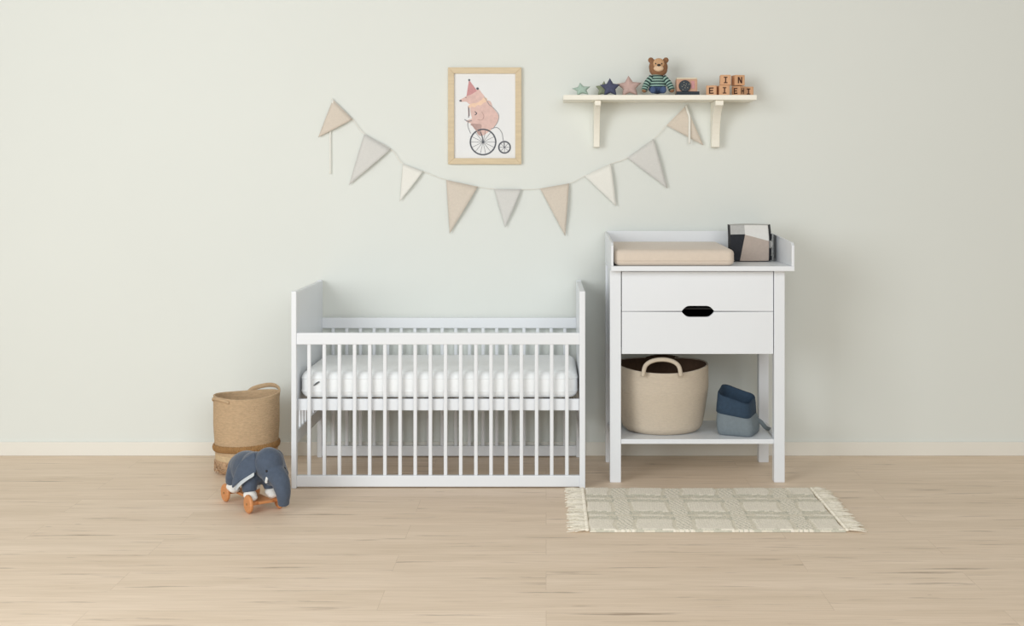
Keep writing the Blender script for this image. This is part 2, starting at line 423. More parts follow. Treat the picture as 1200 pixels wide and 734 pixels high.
q = NB(); p = Vector((kx1 + .016, 5.81, tz1 + .075))
tube(q, [p + Vector((.002, .014 * cos(a), .014 * sin(a))) for a in [2 * pi * k / 20 for k in range(21)]], .003, 8); obj('teether_ring', q, M['k_white'], cube, smooth=True, label='small white ring on the side')
for (a, b) in ((.100, .125), (.006, .026)):
    q = NB(); bx(q, kx1 + .004, kx1 + .0175, 5.79, 5.82, tz1 + a, tz1 + b, .003); obj('fabric_tab', q, M['k_black'], cube)

# rope basket on the lower shelf
def ripple_basket(bm, cx, cy, z0, prof, per, n=64, amp=.0013, sx=1.0, sy=1.0, wav=None, zwav=None, thick=.008, cuts=90, mi_out=0, mi_in=1, pitch=.0085):
    """prof(t)->radius; outer wall with rope ripples, rim, inner wall and bottom"""
    rings, mis = [], []
    def ring(r, z, t):
        out = []
        for k in range(n):
            a = 2 * pi * k / n; zz = z + (zwav(a) * t if zwav else 0)
            out.append(Vector((cx + r * sx * cos(a), cy + r * sy * sin(a), zz)))
        return out
    rings.append(ring(prof(0) * .92, z0, 0)); mis.append(mi_out)
    for i in range(cuts + 1):
        t = i / cuts; rings.append(ring(prof(t) + amp * cos(2 * pi * t * per / pitch), z0 + .004 + (per - .004) * t, t)); mis.append(mi_out)
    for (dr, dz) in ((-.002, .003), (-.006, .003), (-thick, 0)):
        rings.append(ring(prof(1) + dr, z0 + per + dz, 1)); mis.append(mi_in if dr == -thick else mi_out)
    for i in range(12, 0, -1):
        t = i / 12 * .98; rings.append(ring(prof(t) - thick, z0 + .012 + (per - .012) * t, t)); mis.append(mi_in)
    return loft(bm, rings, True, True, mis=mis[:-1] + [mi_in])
bt = sz1
bcx, bcy = X(776, 5.72), 5.725
bk = thing('rope_basket', 'cream rope basket with two handles standing on the lower shelf', 'basket', (bcx, bcy, bt))
bh = .292
def bprof(t): return .172 + .034 * min(1, (t * 1.5)) ** .8 - .004 * max(0, t - .7) - (.018 * (1 - t * 10) ** 2 if t < .1 else 0)
q = NB(); ripple_basket(q, bcx, bcy, bt + .0004, bprof, bh, sx=1.0, sy=.86, zwav=lambda a: .012 * sin(a) + .006 * cos(2 * a))
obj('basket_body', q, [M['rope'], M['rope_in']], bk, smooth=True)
def arch(px_a, px_b, y, z0, z1, rr, name, m, lean=0.0, parent=bk):
    xa, xb = px_a, px_b; q = NB()
    pts = bez([(xa - .004, y, z0), (xa + .006, y, z0 + .6 * (z1 - z0)), (xa + .22 * (xb - xa), y + lean * .7, z0 + .9 * (z1 - z0)), ((xa + xb) / 2, y + lean, z1), (xa + .78 * (xb - xa), y + lean * .7, z0 + .9 * (z1 - z0)), (xb - .006, y, z0 + .6 * (z1 - z0)), (xb + .004, y, z0)], 8)
    tube(q, pts, rr, 10); return obj(name, q, m, parent, smooth=True)
yf = bcy - .86 * .206 - .006
arch(X(754.5, yf), X(797, yf), yf, Z(441, yf), Z(421.5, yf), .0095, 'handle', M['rope'])
yb = bcy + .86 * .206 - .010
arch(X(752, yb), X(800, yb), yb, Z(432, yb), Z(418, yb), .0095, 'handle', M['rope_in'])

# blue-grey fabric bag on the lower shelf
gx, gy = X(864, 5.64), 5.642
bag = thing('fabric_pouch', 'grey fabric pouch with folded navy cuff on the lower shelf', 'storage bag', (gx, gy, bt))
def sq(h1, h2, r, z, rot, cx, cy, slope=0.0, n=8, dx=0, wob=0.0):
    R = Matrix.Rotation(rot, 3, 'Z'); out = []
    for i, p in enumerate(rrect(0, 0, h1, h2, r, 0, n)):
        v = R @ p; w = wob * sin(3.1 * math.atan2(v.y, v.x) + 1)
        out.append(Vector((cx + v.x * (1 + w) + dx, cy + v.y * (1 + w), z - slope * v.x + slope * 1.3 * v.y + w * .15)))
    return out
rt = radians(-24)
q = NB(); rg = []
for (z, h1, h2, r, sl, dx) in ((0.0005, .070, .066, .02, 0, .006), (.006, .078, .074, .024, 0, .006), (.03, .083, .078, .03, .02, .004), (.06, .084, .079, .035, .06, .002), (.09, .080, .075, .04, .08, -.001), (.108, .073, .068, .04, .10, -.004), (.118, .066, .062, .04, .10, -.005)):
    rg.append(sq(h1, h2, r, bt + z, rt, gx, gy, sl, dx=dx, wob=.008 if z > .02 else 0))
loft(q, rg); obj('pouch_body', q, M['bluegrey'], bag, smooth=True)
q = NB(); rg = []
for (z, h1, h2, sl) in ((.094, .0765, .0715, .10), (.096, .080, .075, .10), (.120, .079, .074, .12), (.145, .077, .072, .16), (.168, .075, .070, .21), (.174, .073, .068, .21), (.172, .069, .064, .21), (.155, .066, .061, .16), (.125, .060, .056, .10), (.085, .055, .05, .05), (.08, .02, .02, .0)):
    rg.append(sq(h1, h2, .04, bt + z, rt, gx, gy, sl, dx=-.005, wob=.022 if z > .12 else .012))
loft(q, rg); obj('cuff', q, M['navy'], bag, smooth=True, label='navy blue folded cuff')
p = W(877.5, 508.5, 5.565)
q = NB(); disc(q, p, (.25, -1, .1), .0095, .008, 24, .002); obj('button', q, M['button'], bag, smooth=True, label='round pearl white button')
q = NB(); tube(q, bez([W(886, 491, 5.63), W(892, 495, 5.645), W(897, 501, 5.66), W(902, 503.5, 5.70)], 6), .009, 8, flat=.25); obj('strap', q, M['bluegrey'], bag, smooth=True)

# ---------------------------------------------------------------- floor basket and elephant
fx, fy = X(289, 5.735), 5.735
fb = thing('jute_basket', 'tall woven jute laundry basket standing behind the toy elephant', 'basket', (fx, fy, 0))
fh = .342
def fprof(t): return .132 + .013 * min(1, t * 1.6) - (.010 * (1 - t * 16) ** 2 if t < .0625 else 0)
q = NB()
ripple_basket(q, fx, fy, .0004, fprof, fh, sx=1.0, sy=.95, amp=.0012, cuts=110, zwav=lambda a: .004 * cos(a) + .005 * sin(2 * a + 1.0), pitch=.0095)
for f in q.faces:
    c = f.calc_center_median(); rr = math.hypot(c.x - fx, (c.y - fy) / .95)
    if rr > .118 and f.material_index == 0:
        if c.z < .062: f.material_index = 3
        elif c.z < .088: f.material_index = 2
    elif f.material_index == 1: f.material_index = 0
obj('basket_body', q, [M['jute'], M['jute'], M['jute_pale'], M['jute_rough']], fb, smooth=True)
# braided belt
q = NB()
for ph in (0, 2 * pi / 3, 4 * pi / 3):
    pts = []
    for k in range(241):
        a = 2 * pi * k / 240; w = sin(30 * a + ph) * .011; rr = .1425 + .002 * cos(60 * a + 2 * ph)
        pts.append((fx + rr * cos(a), fy + rr * .95 * sin(a), .120 + w + .006 * cos(a)))
    tube(q, pts, .0052, 6)
obj('braided_band', q, M['jute_dark'], fb, smooth=True, label='darker braided band')
# loose knots at the bottom
q = NB()
for k in range(90):
    a = random.uniform(pi, 2 * pi); z = random.uniform(.012, .058); rr = .1375
    p = Vector((fx + rr * cos(a), fy + rr * .95 * sin(a), z)); d = Vector((-sin(a), cos(a), random.uniform(-1.2, 1.2))).normalized() * .012
    tube(q, [p - d, p + Vector((cos(a), sin(a), 0)) * .004, p + d], .0016, 5)
obj('loose_knots', q, M['jute_rough'], fb, kind='stuff')
# strap handles: one standing up at the back right, one lying in the rim at the front left
def rim(a, dr=0, z=0): return (fx + (.145 + dr) * cos(a), fy + (.145 + dr) * .95 * sin(a), fh + .009 * cos(a) + z)
q = NB(); tube(q, bez([rim(radians(100), -.004, -.012), rim(radians(90), -.004, .006), rim(radians(66), -.002, .019), rim(radians(44), 0, .020), rim(radians(20), 0, .010), rim(radians(2), 0, -.006)], 8), .010, 8, flat=.4); obj('handle', q, M['jute'], fb, smooth=True)
q = NB(); tube(q, bez([rim(radians(190), .002, -.01), rim(radians(208), .004, .0), rim(radians(230), .004, .001), rim(radians(252), .003, -.012)], 8), .007, 8, flat=.6); obj('handle', q, M['jute'], fb, smooth=True)

# plush elephant on wheels (local frame: x forward, y to its left, z up)
el = thing('elephant_toy', 'slate blue plush elephant pull toy on orange wooden wheels', 'toy elephant', (-1.178, 5.126, 0), rotz=math.atan2(-.806, .592))
q = NB()
ell(q, (-.035, 0, .140), (.112, .068, .070)); ell(q, (-.085, 0, .130), (.068, .064, .066)); ell(q, (.03, .004, .152), (.08, .062, .066))
ell(q, (.118, .020, .184), (.064, .058, .064)); ell(q, (.142, .026, .150), (.046, .046, .050))
tube(q, bez([(.150, .026, .155), (.188, .034, .130), (.204, .040, .090), (.203, .043, .055), (.198, .046, .036)], 8), [.044 - .021 * min(1, k / 26) for k in range(33)], 16)
for (x, y) in ((.082, .045), (.082, -.045), (-.09, .045), (-.09, -.045)):
    tube(q, [(x * .85, y * .8, .13), (x * .95, y, .095), (x, y, .076)], [.036, .031, .027], 14)
tube(q, [(-.140, 0, .15), (-.165, -.006, .13), (-.172, -.010, .10)], [.010, .007, .005], 8)
o = obj('body', q, M['eleph'], el, local=True, smooth=True); remesh(o, .0035, 5)
for (x, y) in ((.082, .045), (.082, -.045), (-.09, .045), (-.09, -.045)):
    q = NB(); ell(q, (x + .004, y, .064), (.030, .026, .020)); ell(q, (x + .022, y, .056), (.018, .023, .014)); o = obj('foot', q, M['plush'], el, local=True, smooth=True, label='white plush foot'); remesh(o, .003, 3)
def ear(s):
    rows = 9; cols_ = 8
    # leaf from the side of the head sweeping back and down
    R0 = Vector((.095, .020 + s * .046, .232)); R1 = Vector((.128, .020 + s * .056, .158))
    tip = Vector((.062, .020 + s * .128, .098)); top = Vector((.058, .020 + s * .100, .180))
    if s > 0: tip.y -= .032; top.y -= .030
    def pt(u, v):
        a = R0.lerp(R1, v)
        ctrl = top.lerp(tip, v ** .9)
        # widen in the middle
        b = ctrl + Vector((-.012 * sin(pi * v), s * .004 * sin(pi * v), -.018 * v * sin(pi * v)))
        p = a.lerp(b, u); p.y += s * .016 * sin(pi * u) ; p.z -= .004 * u * u
        return p
    out = []
    for (off, nm, m, lab) in ((.0, 'ear', M['eleph'], None), (1, 'ear_lining', M['lining'], 'pale grey ear lining')):
        q = NB(); g = []
        for i in range(rows):
            row = []
            for j in range(cols_):
                u = i / (rows - 1); v = j / (cols_ - 1)
                if off: u = .12 + .80 * u; v = .10 + .84 * v
                p = pt(u, v)
                if off: p = p + Vector((.006 + .008 * v, -s * (.0055 - .002 * v), -.0065 - .013 * v * u))
                row.append(q.verts.new(p))
            g.append(row)
        for i in range(rows - 1):
            for j in range(cols_ - 1): q.faces.new((g[i][j], g[i + 1][j], g[i + 1][j + 1], g[i][j + 1]))
        par = el if not off else out[0]
        if par is el:
            o = obj(nm, q, m, el, local=True, smooth=True)
        else:
            o = obj(nm, q, m, out[0], local=True, smooth=True, label=lab)
        sd = o.modifiers.new('solid', 'SOLIDIFY'); sd.thickness = .009 if not off else .003; sd.offset = 0
        subsurf(o, 2); out.append(o)
ear(-1); ear(1)
for s in (-1, 1):
    q = NB(); c = Vector((.168, .026 + s * .0375, .168)); ell(q, c, (.0045, .005, .0055), u=14, v=10); obj('eye', q, M['black'], el, local=True, smooth=True)
    q = NB(); tube(q, bez([(.165, .026 + s * .034, .142), (.180, .026 + s * .046, .128), (.196, .026 + s * .048, .132)], 6), [.0062 - .0045 * k / 12 for k in range(13)], 10); obj('tusk', q, M['plush'], el, local=True, smooth=True, label='white felt tusk')
q = NB(); bx(q, -.135, .135, -.030, .030, .033, .044, .003)
bx(q, -.122, -.108, -.056, .056, .029, .043, .003); bx(q, .108, .122, -.056, .056, .029, .043, .003); obj('wheel_base', q, M['wheel'], el, local=True)
for x in (-.115, .115):
    for s in (-1, 1):
        q = NB(); disc(q, (x, s * .064, .0365), (0, 1, 0), .036, .014, 40, .004); w = obj('wheel', q, M['wheel'], el, local=True, smooth=False)
        q = NB(); disc(q, (x, s * .0725, .0365), (0, 1, 0), .0045, .003, 16, .001); obj('axle_pin', q, M['jute_dark'], w, local=True, label='dark axle pin')

# ---------------------------------------------------------------- rug
ry0, ry1 = 4.722, 5.375; rx0, rx1 = .158, 1.106
rug = thing('woven_rug', 'cream and grey-green woven rug with fringed ends before the changing table', 'rug', ((rx0 + rx1) / 2, (ry0 + ry1) / 2, 0))
q = NB(); nx, ny = 236, 164
pxc, pyc = .2205, .262
def cellmat(x, y):
    u = ((x - .41) / pxc + .5) % 1 - .5
    v = ((y - 5.06) / pyc + .5) % 1 - .5
    # slight weave irregularity
    u += .02 * sin(37 * y + 3 * x); v += .015 * sin(29 * x)
    au, av = abs(u), abs(v)
    if au < .30 and av < .27: return 0, .0035
    if au < .37 and av < .45:
        line = int((av - .27) * 40) % 2 if au < .34 else 0
        return (2 if (av > .27 and line == 0) else 1), .0012
    if av >= .45: return (0 if au < .2 else 1), .002
    dgl = (u * 2 + v) * 6 % 1
    return (0 if dgl < .55 else 1 if dgl < .8 else 2), .0022
vs = [[None] * (ny + 1) for _ in range(nx + 1)]
for i in range(nx + 1):
    for j in range(ny + 1):
        x = rx0 + (rx1 - rx0) * i / nx; y = ry0 + (ry1 - ry0) * j / ny
        e = min(i, nx - i, j, ny - j)
        h = cellmat(x, y)[1] + .0012 * sin(x * 900) + random.uniform(0, .0014) if e > 1 else 0
        wob = .004 * sin(x * 9) * (1 if j in (0, ny) else 0) * 0
        vs[i][j] = q.verts.new((x + .003 * sin(31 * y) + .0 * wob, y + .004 * sin(8 * x) * (j / ny), .0075 + h if e > 0 else .001))
for i in range(nx):
    for j in range(ny):
        f = q.faces.new((vs[i][j], vs[i + 1][j], vs[i + 1][j + 1], vs[i][j + 1]))
        f.material_index = cellmat(rx0 + (rx1 - rx0) * (i + .5) / nx, ry0 + (ry1 - ry0) * (j + .5) / ny)[0]
obj('rug_field', q, [M['r_cream'], M['r_mid'], M['r_grey']], rug, smooth=True)
for (xe, s) in ((rx0, -1), (rx1, 1)):
    q = NB()
    for k in range(46):
        y = ry0 + (ry1 - ry0) * (k + .5) / 46; mi = random.choice((0, 0, 1))
        p = Vector((xe + s * .006, y, .008)); ell(q, p, (.008, .0062, .0062), u=10, v=8, mi=mi)
        for t in range(5):
            ln = random.uniform(.045, .078); a = random.uniform(-.32, .32)
            e = p + Vector((s * ln * cos(a), ln * sin(a), 0)); e.z = .0022 + .0016 * t
            mid = p.lerp(e, .5); mid.z = .0065 + .0012 * t; mid.y += random.uniform(-.005, .005)
            tube(q, bez([p, mid, e], 4), [.0022, .0021, .002, .002, .0019, .0019, .0018, .0017, .0012], 5, mis=[mi] * 9)
    obj('fringe', q, [M['r_cream'], M['r_mid']], rug, smooth=True, kind='stuff')

# ---------------------------------------------------------------- wall shelf
sf = 5.855; shz0, shz1 = Z(117, sf), Z(111.2, sf)
shx0, shx1 = X(660.3, sf), X(887, sf)
sh = thing('wall_shelf', 'cream wall shelf on two brackets holding toys', 'shelf', ((shx0 + shx1) / 2, WALL, shz0))
q = NB(); bx(q, shx0, shx1, sf, WALL - .0003, shz0, shz1, .002); obj('board', q, M['cream'], sh)
for (a, b) in ((697.2, 704.2), (838.6, 848)):
    x0, x1 = X(a, sf + .02), X(b, sf + .02) 
    zb_ = Z(173, WALL); q = NB()
    pr = [(sf + .02, shz0 - .0002), (sf + .02, shz0 - .024)] + [(sf + .02 + (WALL - .05 - sf - .02) * (sin(pi / 2 * t) ** .9), shz0 - .024 - (shz0 - .03 - zb_) * t ** 1.6) for t in [k / 10 for k in range(1, 11)]] + [(WALL - .05, zb_ + .002), (WALL - .044, zb_), (WALL - .0012, zb_), (WALL - .0012, shz0 - .0002)]
    va = [q.verts.new((x0, y, z)) for y, z in pr]; vb = [q.verts.new((x1, y, z)) for y, z in pr]
    q.faces.new(va); q.faces.new(vb[::-1])
    for i in range(len(pr)): q.faces.new((va[i], va[(i + 1) % len(pr)], vb[(i + 1) % len(pr)], vb[i]))
    o = obj('bracket', q, M['cream'], sh); bevel_mod(o, .002, 2)
T = shz1

# plush stars
def star(px, pw, ph, d, m, label, tilt=0.0, depth=.034, lean=.12):
    cx = X(px, d); R = pw / F * d / 2 * 1.03; hgt = ph / F * d
    o = None; q = NB(); pts = []
    for k in range(10):
        a = pi / 2 + tilt + k * pi / 5; r = 1.0 if k % 2 == 0 else .52
        pts.append((r * cos(a), r * sin(a)))
    zmin = min(p[1] for p in pts); zmax = max(p[1] for p in pts); xw = max(p[0] for p in pts)
    sx = R / xw; sz = hgt / (zmax - zmin)
    NR = 6; fr, bk_ = [], []
    def P(r, k, side):
        x, z = pts[k % 10]; e = depth / 2 * math.sqrt(max(0, 1 - r ** 2.2)) * side
        zz = (z * r - zmin * 1) * sz
        return Vector((cx + x * r * sx, d + e + lean * zz, T + zz))
    fine = []
    for k in range(10):
        for s in range(4): fine.append((k, s / 4))
    def PF(r, fi, side):
        k, t = fine[fi]; return P(r, k, side).lerp(P(r, k + 1, side), t)
    n = len(fine); rings = [[PF(i / NR if i else .02, j, -1) for j in range(n)] for i in range(NR + 1)] + [[PF(i / NR if i else .02, j, 1) for j in range(n)] for i in range(NR - 1, -1, -1)]
    loft(q, rings)
    dz = T + .0006 - min(v.co.z for v in q.verts)
    for v in q.verts: v.co.z += dz
    o = obj('fabric_star', q, m, loc=(cx, d, T), smooth=True)
    tag(o, label, 'star', None); return o
star(681.5, 20, 15.5, 5.93, M['s_mint'], 'small mint fabric star lying leftmost on the wall shelf', .15)
star(707, 19, 18.5, 5.985, M['s_olive'], 'sage green fabric star half hidden behind the dark blue star', -.1, lean=.05)
star(715, 23, 21, 5.925, M['s_navy'], 'dark blue fabric star on the wall shelf', 0.02)
star(737.5, 28, 24.5, 5.965, M['s_pink'], 'rose pink fabric star on the wall shelf', .06)

# plush bear in a striped jumper, sitting on the shelf
bd = 5.935; S = bd / F
def B(px, py, dy=0): return Vector(((px - VX) * S, bd + dy, H - (py - VY) * S))
bear = thing('teddy_bear', 'teddy bear in striped green jumper sitting on the wall shelf', 'teddy bear', (X(771, bd), bd, T))
q = NB()
ell(q, B(771.5, 78.5), (.044, .038, .038)); ell(q, B(771.5, 82), (.042, .036, .032))
ell(q, B(770.5, 99), (.036, .032, .045)); ell(q, B(770.5, 88), (.02, .02, .02))
for s in (-1, 1): ell(q, B(771.5 + s * 8.8, 70.6, -.002), (.0135, .009, .0135))
for (hx, hy) in ((754.5, 107), (786.5, 107)): ell(q, B(hx, hy - .5, -.03), (.012, .012, .011))
o = obj('body', q, M['b_brown'], bear, smooth=True); remesh(o, .0025, 4)
q = NB(); ell(q, B(771.3, 75, -.031), (.026, .012, .024)); o = obj('face_patch', q, M['b_tan'], bear, smooth=True, label='tan face patch')
q = NB(); ell(q, B(771, 81, -.037), (.023, .014, .0145)); mz = obj('muzzle', q, M['b_pale'], bear, smooth=True, label='pale muzzle')
q = NB(); ell(q, B(771, 77.4, -.047), (.0085, .006, .0055)); obj('nose', q, M['black'], bear, smooth=True, label='dark nose')
for s in (-1, 1):
    q = NB(); ell(q, B(771 + s * 3.6, 75.6, -.042), (.003, .003, .0036)); obj('eye', q, M['black'], bear, smooth=True)
# jumper: striped torso and sleeves
q = NB(); rings, mis = [], []; nst = 22
for i in range(nst + 1):
    t = i / nst; y = 104.5 - t * 17.5; w = .0395 - .0165 * max(0, t - .35) ** 1.2 / .6; c = B(770.5, y)
    rings.append([c + Vector((w * cos(2 * pi * k / 32), .9 * w * sin(2 * pi * k / 32), 0)) for k in range(32)]); mis.append(1 if (i // 2) % 2 == 0 else 0)
loft(q, rings, mis=mis); obj('jumper', q, [M['b_dark'], M['b_mint']], bear, smooth=True, label='green striped knitted jumper')
for (pa, pb, pc) in (((763.5, 90.5), (757.2, 99), (754.3, 106.8)), ((777.5, 90.5), (783.5, 98.5), (786.6, 106.3))):
    q = NB(); pts = bez([B(*pa, -.004), B(*pb, -.018), B(*pc, -.03)], 11)
    tube(q, pts, [.0135] * 3 + [.0145] * (len(pts) - 3), 16, mis=[(i // 2) % 2 for i in range(len(pts))]); obj('sleeve', q, [M['b_dark'], M['b_mint']], bear, smooth=True, label='green striped sleeve')
q = NB()
ell(q, B(770, 105, -.006), (.041, .036, .020))
for s in (-1, 1):
    tube(q, bez([B(770 + s * 4.5, 106, -.01), B(770 + s * 5.2, 106.4, -.036), B(770 + s * 6, 106.8, -.058)], 6), .0155, 14)
for v in q.verts: v.co.z = max(v.co.z, T + .0012)
o = obj('trousers', q, M['b_denim'], bear, smooth=True, label='blue trousers'); remesh(o, .003, 3)
for s in (-1, 1):
    q = NB(); ell(q, B(770 + s * 6, 106.2, -.064), (.0135, .009, .0150))
    for v in q.verts: v.co.z = max(v.co.z, T + .001)
    obj('foot', q, M['b_denim'], bear, smooth=True)

# wooden toy with a dark dial
td = 5.92
toy = thing('wooden_toy', 'pinkish wooden box toy with round dark dial beside the teddy bear', 'wooden toy', (X(805.5, td), td, T))
x0, x1 = X(792.7, td), X(817.3, td)
q = NB(); bx(q, x0, x1, td, td + .055, T + .012, Z(92.8, td), .004); obj('box', q, M['t_wood'], toy)
q = NB(); bx(q, x0 + .001, x1 - .001, td + .002, td + .053, Z(92.8, td), Z(91, td), .002); obj('lid', q, M['t_cream'], toy, label='cream lid')
q = NB(); bx(q, X(792.4, td), X(819.5, td), td - .012, td + .06, T + .0003, T + .0125, .003)
bx(q, X(792.4, td), X(819.5, td), td - .010, td - .0005, T + .011, T + .020, .003); obj('base', q, M['t_dark'], toy, label='dark teal base')
q = NB(); c = W(802.3, 101, td); disc(q, c + Vector((0, -.006, 0)), (0, 1, 0), .0272, .012, 40, .002); dl_ = obj('dial', q, M['t_dark'], toy, label='dark teal round dial')
q = NB()
for k in range(9):
    a = k * 2.4; r = .004 + .0022 * k; ell(q, c + Vector((r * cos(a), -.0122, r * sin(a))), (.0014, .0006, .0014), u=8, v=6)
obj('speckles', q, M['t_cream'], dl_, label='pale speckles')
q = NB(); bx(q, X(809.8, td), X(814.2, td), td - .001, td + .003, Z(104, td), Z(95, td), .001); obj('side_panel', q, M['ink_pink'], toy, label='rose side panel')

# letter blocks
def letter(ch, h, w, st=.0055):
    """polys in (x,z) centred"""
    L = []
    if ch == 'E': L = [(-w, -w + st, -h, h), (-w, w, -h, -h + st), (-w, w * .75, -st / 2, st / 2), (-w, w, h - st, h)]
    if ch == 'I': L = [(-st / 2, st / 2, -h, h), (-w * .8, w * .8, -h, -h + st * .8), (-w * .8, w * .8, h - st * .8, h)]
    if ch == 'H': L = [(-w, -w + st, -h, h), (w - st, w, -h, h), (-w, w, -st / 2, st / 2)]
    if ch == 'N': L = [(-w, -w + st, -h, h), (w - st, w, -h, h), None]
    return L
def block(px, zb, d, rot, faces, label, s=.0485):
    cx = X(px, d)
    b = thing('letter_block', label, 'toy block', (cx, d, zb), 'wooden letter blocks on the wall shelf', rotz=rot)
    q = NB(); bx(q, -s / 2, s / 2, -s / 2, s / 2, .0003, s - .0003, .003); o = obj('cube_body', q, M['block'], b, local=True)
    for (ch, ang) in faces:
        q = NB(); h, w = s * .30, s * .22
        for r in letter(ch, h, w):
            if r is None:
                prism(q, [(-w, h), (-w + .007, h), (w, -h), (w - .007, -h)], -s / 2 - .0008, -s / 2 + .001)
            else: bx(q, r[0], r[1], -s / 2 - .0008, -s / 2 + .001, r[2], r[3])
        bmesh.ops.translate(q, verts=q.verts, vec=(0, 0, s / 2))
        bmesh.ops.rotate(q, verts=q.verts, cent=(0, 0, 0), matrix=Matrix.Rotation(ang, 3, 'Z'))
        obj('letter', q, M['letter'], b, local=True, label='dark letter ' + ch)
    return b
r45 = radians(45)
block(834.3, T, 5.945, radians(-14), [('E', 0)], 'wooden letter block with E, leftmost of the lower row')
block(848, T, 5.93, radians(2), [('I', 0)], 'wooden letter block with I, under the left upper block')
block(865.6, T, 5.945, r45, [('E', 0 - 0), ('E', -pi / 2), ('H', 0)][1:], 'wooden letter block with E and H on two corner faces', .046)
block(876.3, T, 5.99, radians(0), [('I', 0)], 'wooden letter block with I, rightmost of the lower row', .0465)
block(849.8, T + .0487, 5.94, radians(-3), [('I', 0)], 'upper wooden letter block with I, left of the pair')
block(864.8, T + .0487, 5.948, radians(14), [('N', 0)], 'upper wooden letter block with N, right of the pair')

# ---------------------------------------------------------------- framed drawing
pd_ = WALL - .022
pic = thing('framed_picture', 'light wood framed drawing of an animal in party hat riding a penny-farthing', 'picture', (X(568, WALL), WALL, Z(136, WALL)))
fx0, fx1, fz0, fz1 = X(525, pd_), X(611, pd_), Z(192.5, pd_), Z(79, pd_)
fw = .0285
def mitre(bm, a, b, c, d):
    prism(bm, [a, b, c, d], WALL - .022, WALL - .001)
q = NB()
mitre(q, (fx0, fz0), (fx1, fz0), (fx1 - fw, fz0 + fw), (fx0 + fw, fz0 + fw)); mitre(q, (fx0, fz1), (fx1, fz1), (fx1 - fw, fz1 - fw), (fx0 + fw, fz1 - fw))
mitre(q, (fx0, fz0), (fx0, fz1), (fx0 + fw, fz1 - fw), (fx0 + fw, fz0 + fw)); mitre(q, (fx1, fz0), (fx1, fz1), (fx1 - fw, fz1 - fw), (fx1 - fw, fz0 + fw))
o = obj('frame', q, M['oak'], pic); bevel_mod(o, .0015, 2)
pp = WALL - .010
q = NB(); bx(q, fx0 + fw - .004, fx1 - fw + .004, pp, pp + .004, fz0 + fw - .004, fz1 - fw + .004); prn = obj('print', q, M['paper'], pic)
def A(x, y): p = W(530 + x / 6.99, 85 + y / 6.99, pp); return (p.x, p.z)
LAY = [0]
def poly(bm, pts, sm=True):
    LAY[0] += 1; y = pp - .0003 - LAY[0] * .00004
    P = [Vector((*A(*p), 0)) for p in pts]
    if sm: P = bez(P + [P[0]], 4)[:-1]
    prism(bm, [(p.x, p.y) for p in P], y, pp)
def line(bm, pts, w=.0012):
    LAY[0] += 1; y = pp - .0004 - LAY[0] * .00004
    pts = [Vector((A(*p)[0], y, A(*p)[1])) for p in pts]
    if len(pts) > 2: pts = bez(pts, 6)
    tube(bm, pts, w, 5, flat=.3)
def ringp(bm, c, r, w, n=48):
    cx, cz = A(*c); k = pp / F / 6.99
    pts = [Vector((cx + r * k * cos(2 * pi * i / n), pp - .001, cz + r * k * sin(2 * pi * i / n))) for i in range(n + 1)]
    tube(bm, pts, w * k, 6, flat=.25)
q = NB()
poly(q, [(195, 385), (235, 410), (250, 470), (235, 515), (205, 490), (165, 440), (150, 425)])
poly(q, [(128, 275), (140, 275), (143, 355), (132, 365)], False); poly(q, [(195, 440), (275, 430), (262, 500), (235, 520), (205, 500)])
o = obj('drawn_shade', q, M['ink_shade'], prn)
q = NB()
poly(q, [(118, 190), (92, 208), (62, 224), (66, 240), (115, 240), (150, 262), (235, 240), (266, 205), (240, 165), (215, 135), (195, 145), (150, 175)])
poly(q, [(145, 280), (295, 228), (335, 290), (378, 350), (372, 405), (335, 455), (290, 492), (252, 515), (232, 490), (240, 430), (190, 420), (145, 415), (112, 398), (150, 383), (160, 372), (150, 330)])
obj('drawn_animal', q, M['ink_skin'], prn, label='rose coloured animal')
q = NB(); poly(q, [(137, 60), (116, 195), (160, 178), (204, 150)], False); obj('drawn_hat', q, M['ink_pink'], prn, label='dusty pink party hat')
q = NB(); poly(q, [(132, 270), (165, 252), (200, 250), (235, 228), (262, 205), (285, 215), (278, 240), (255, 250), (235, 268), (205, 268), (185, 286), (160, 280), (142, 292)]); obj('drawn_ruff', q, M['ink_peach'], prn, label='peach ruff')
def pxm(v): return pp / F / 6.99 * v
for (c, r, w, ns, hub) in (((252, 570), 104, 6.5, 14, .006), ((428, 613), 47, 6.5, 8, .004)):
    q = NB(); ringp(q, c, r, w)
    for k in range(ns):
        a = 2 * pi * k / ns; line(q, [c, (c[0] + r * cos(a), c[1] + r * sin(a))], .0008)
    ell(q, (A(*c)[0], pp - .001, A(*c)[1]), (hub, .001, hub), u=12, v=6)
    obj('drawn_wheel', q, M['ink_dark'], prn, label='slate grey spoked wheel')
q = NB(); ell(q, (A(207, 132)[0], pp - .0014, A(207, 132)[1]), (.006, .0008, .006), u=12, v=6); obj('drawn_ear', q, M['ink_dark'], prn)
q = NB(); ell(q, (A(68, 232)[0], pp - .0014, A(68, 232)[1]), (.006, .0008, .004), u=12, v=6); obj('drawn_nose', q, M['ink_dark'], prn)
q = NB(); ell(q, (A(112, 206)[0], pp - .0016, A(112, 206)[1]), (.0022, .0006, .0022), u=10, v=6); obj('drawn_eye', q, M['ink_dark'], prn)
q = NB(); ell(q, (A(139, 62)[0], pp - .0014, A(139, 62)[1]), (.005, .0008, .005), u=12, v=6); obj('drawn_pompom', q, M['ink_dark'], prn)
q = NB(); line(q, [(232, 490), (244, 520), (252, 570)], .0022); obj('drawn_pedal', q, M['ink_dark'], prn)
q = NB(); line(q, [(160, 425), (195, 470), (232, 500)], .003); obj('drawn_foot', q, M['ink_shade'], prn)
q = NB(); line(q, [(133, 285), (138, 330), (133, 370)], .0016); obj('drawn_sleeve', q, M['ink_dark'], prn)
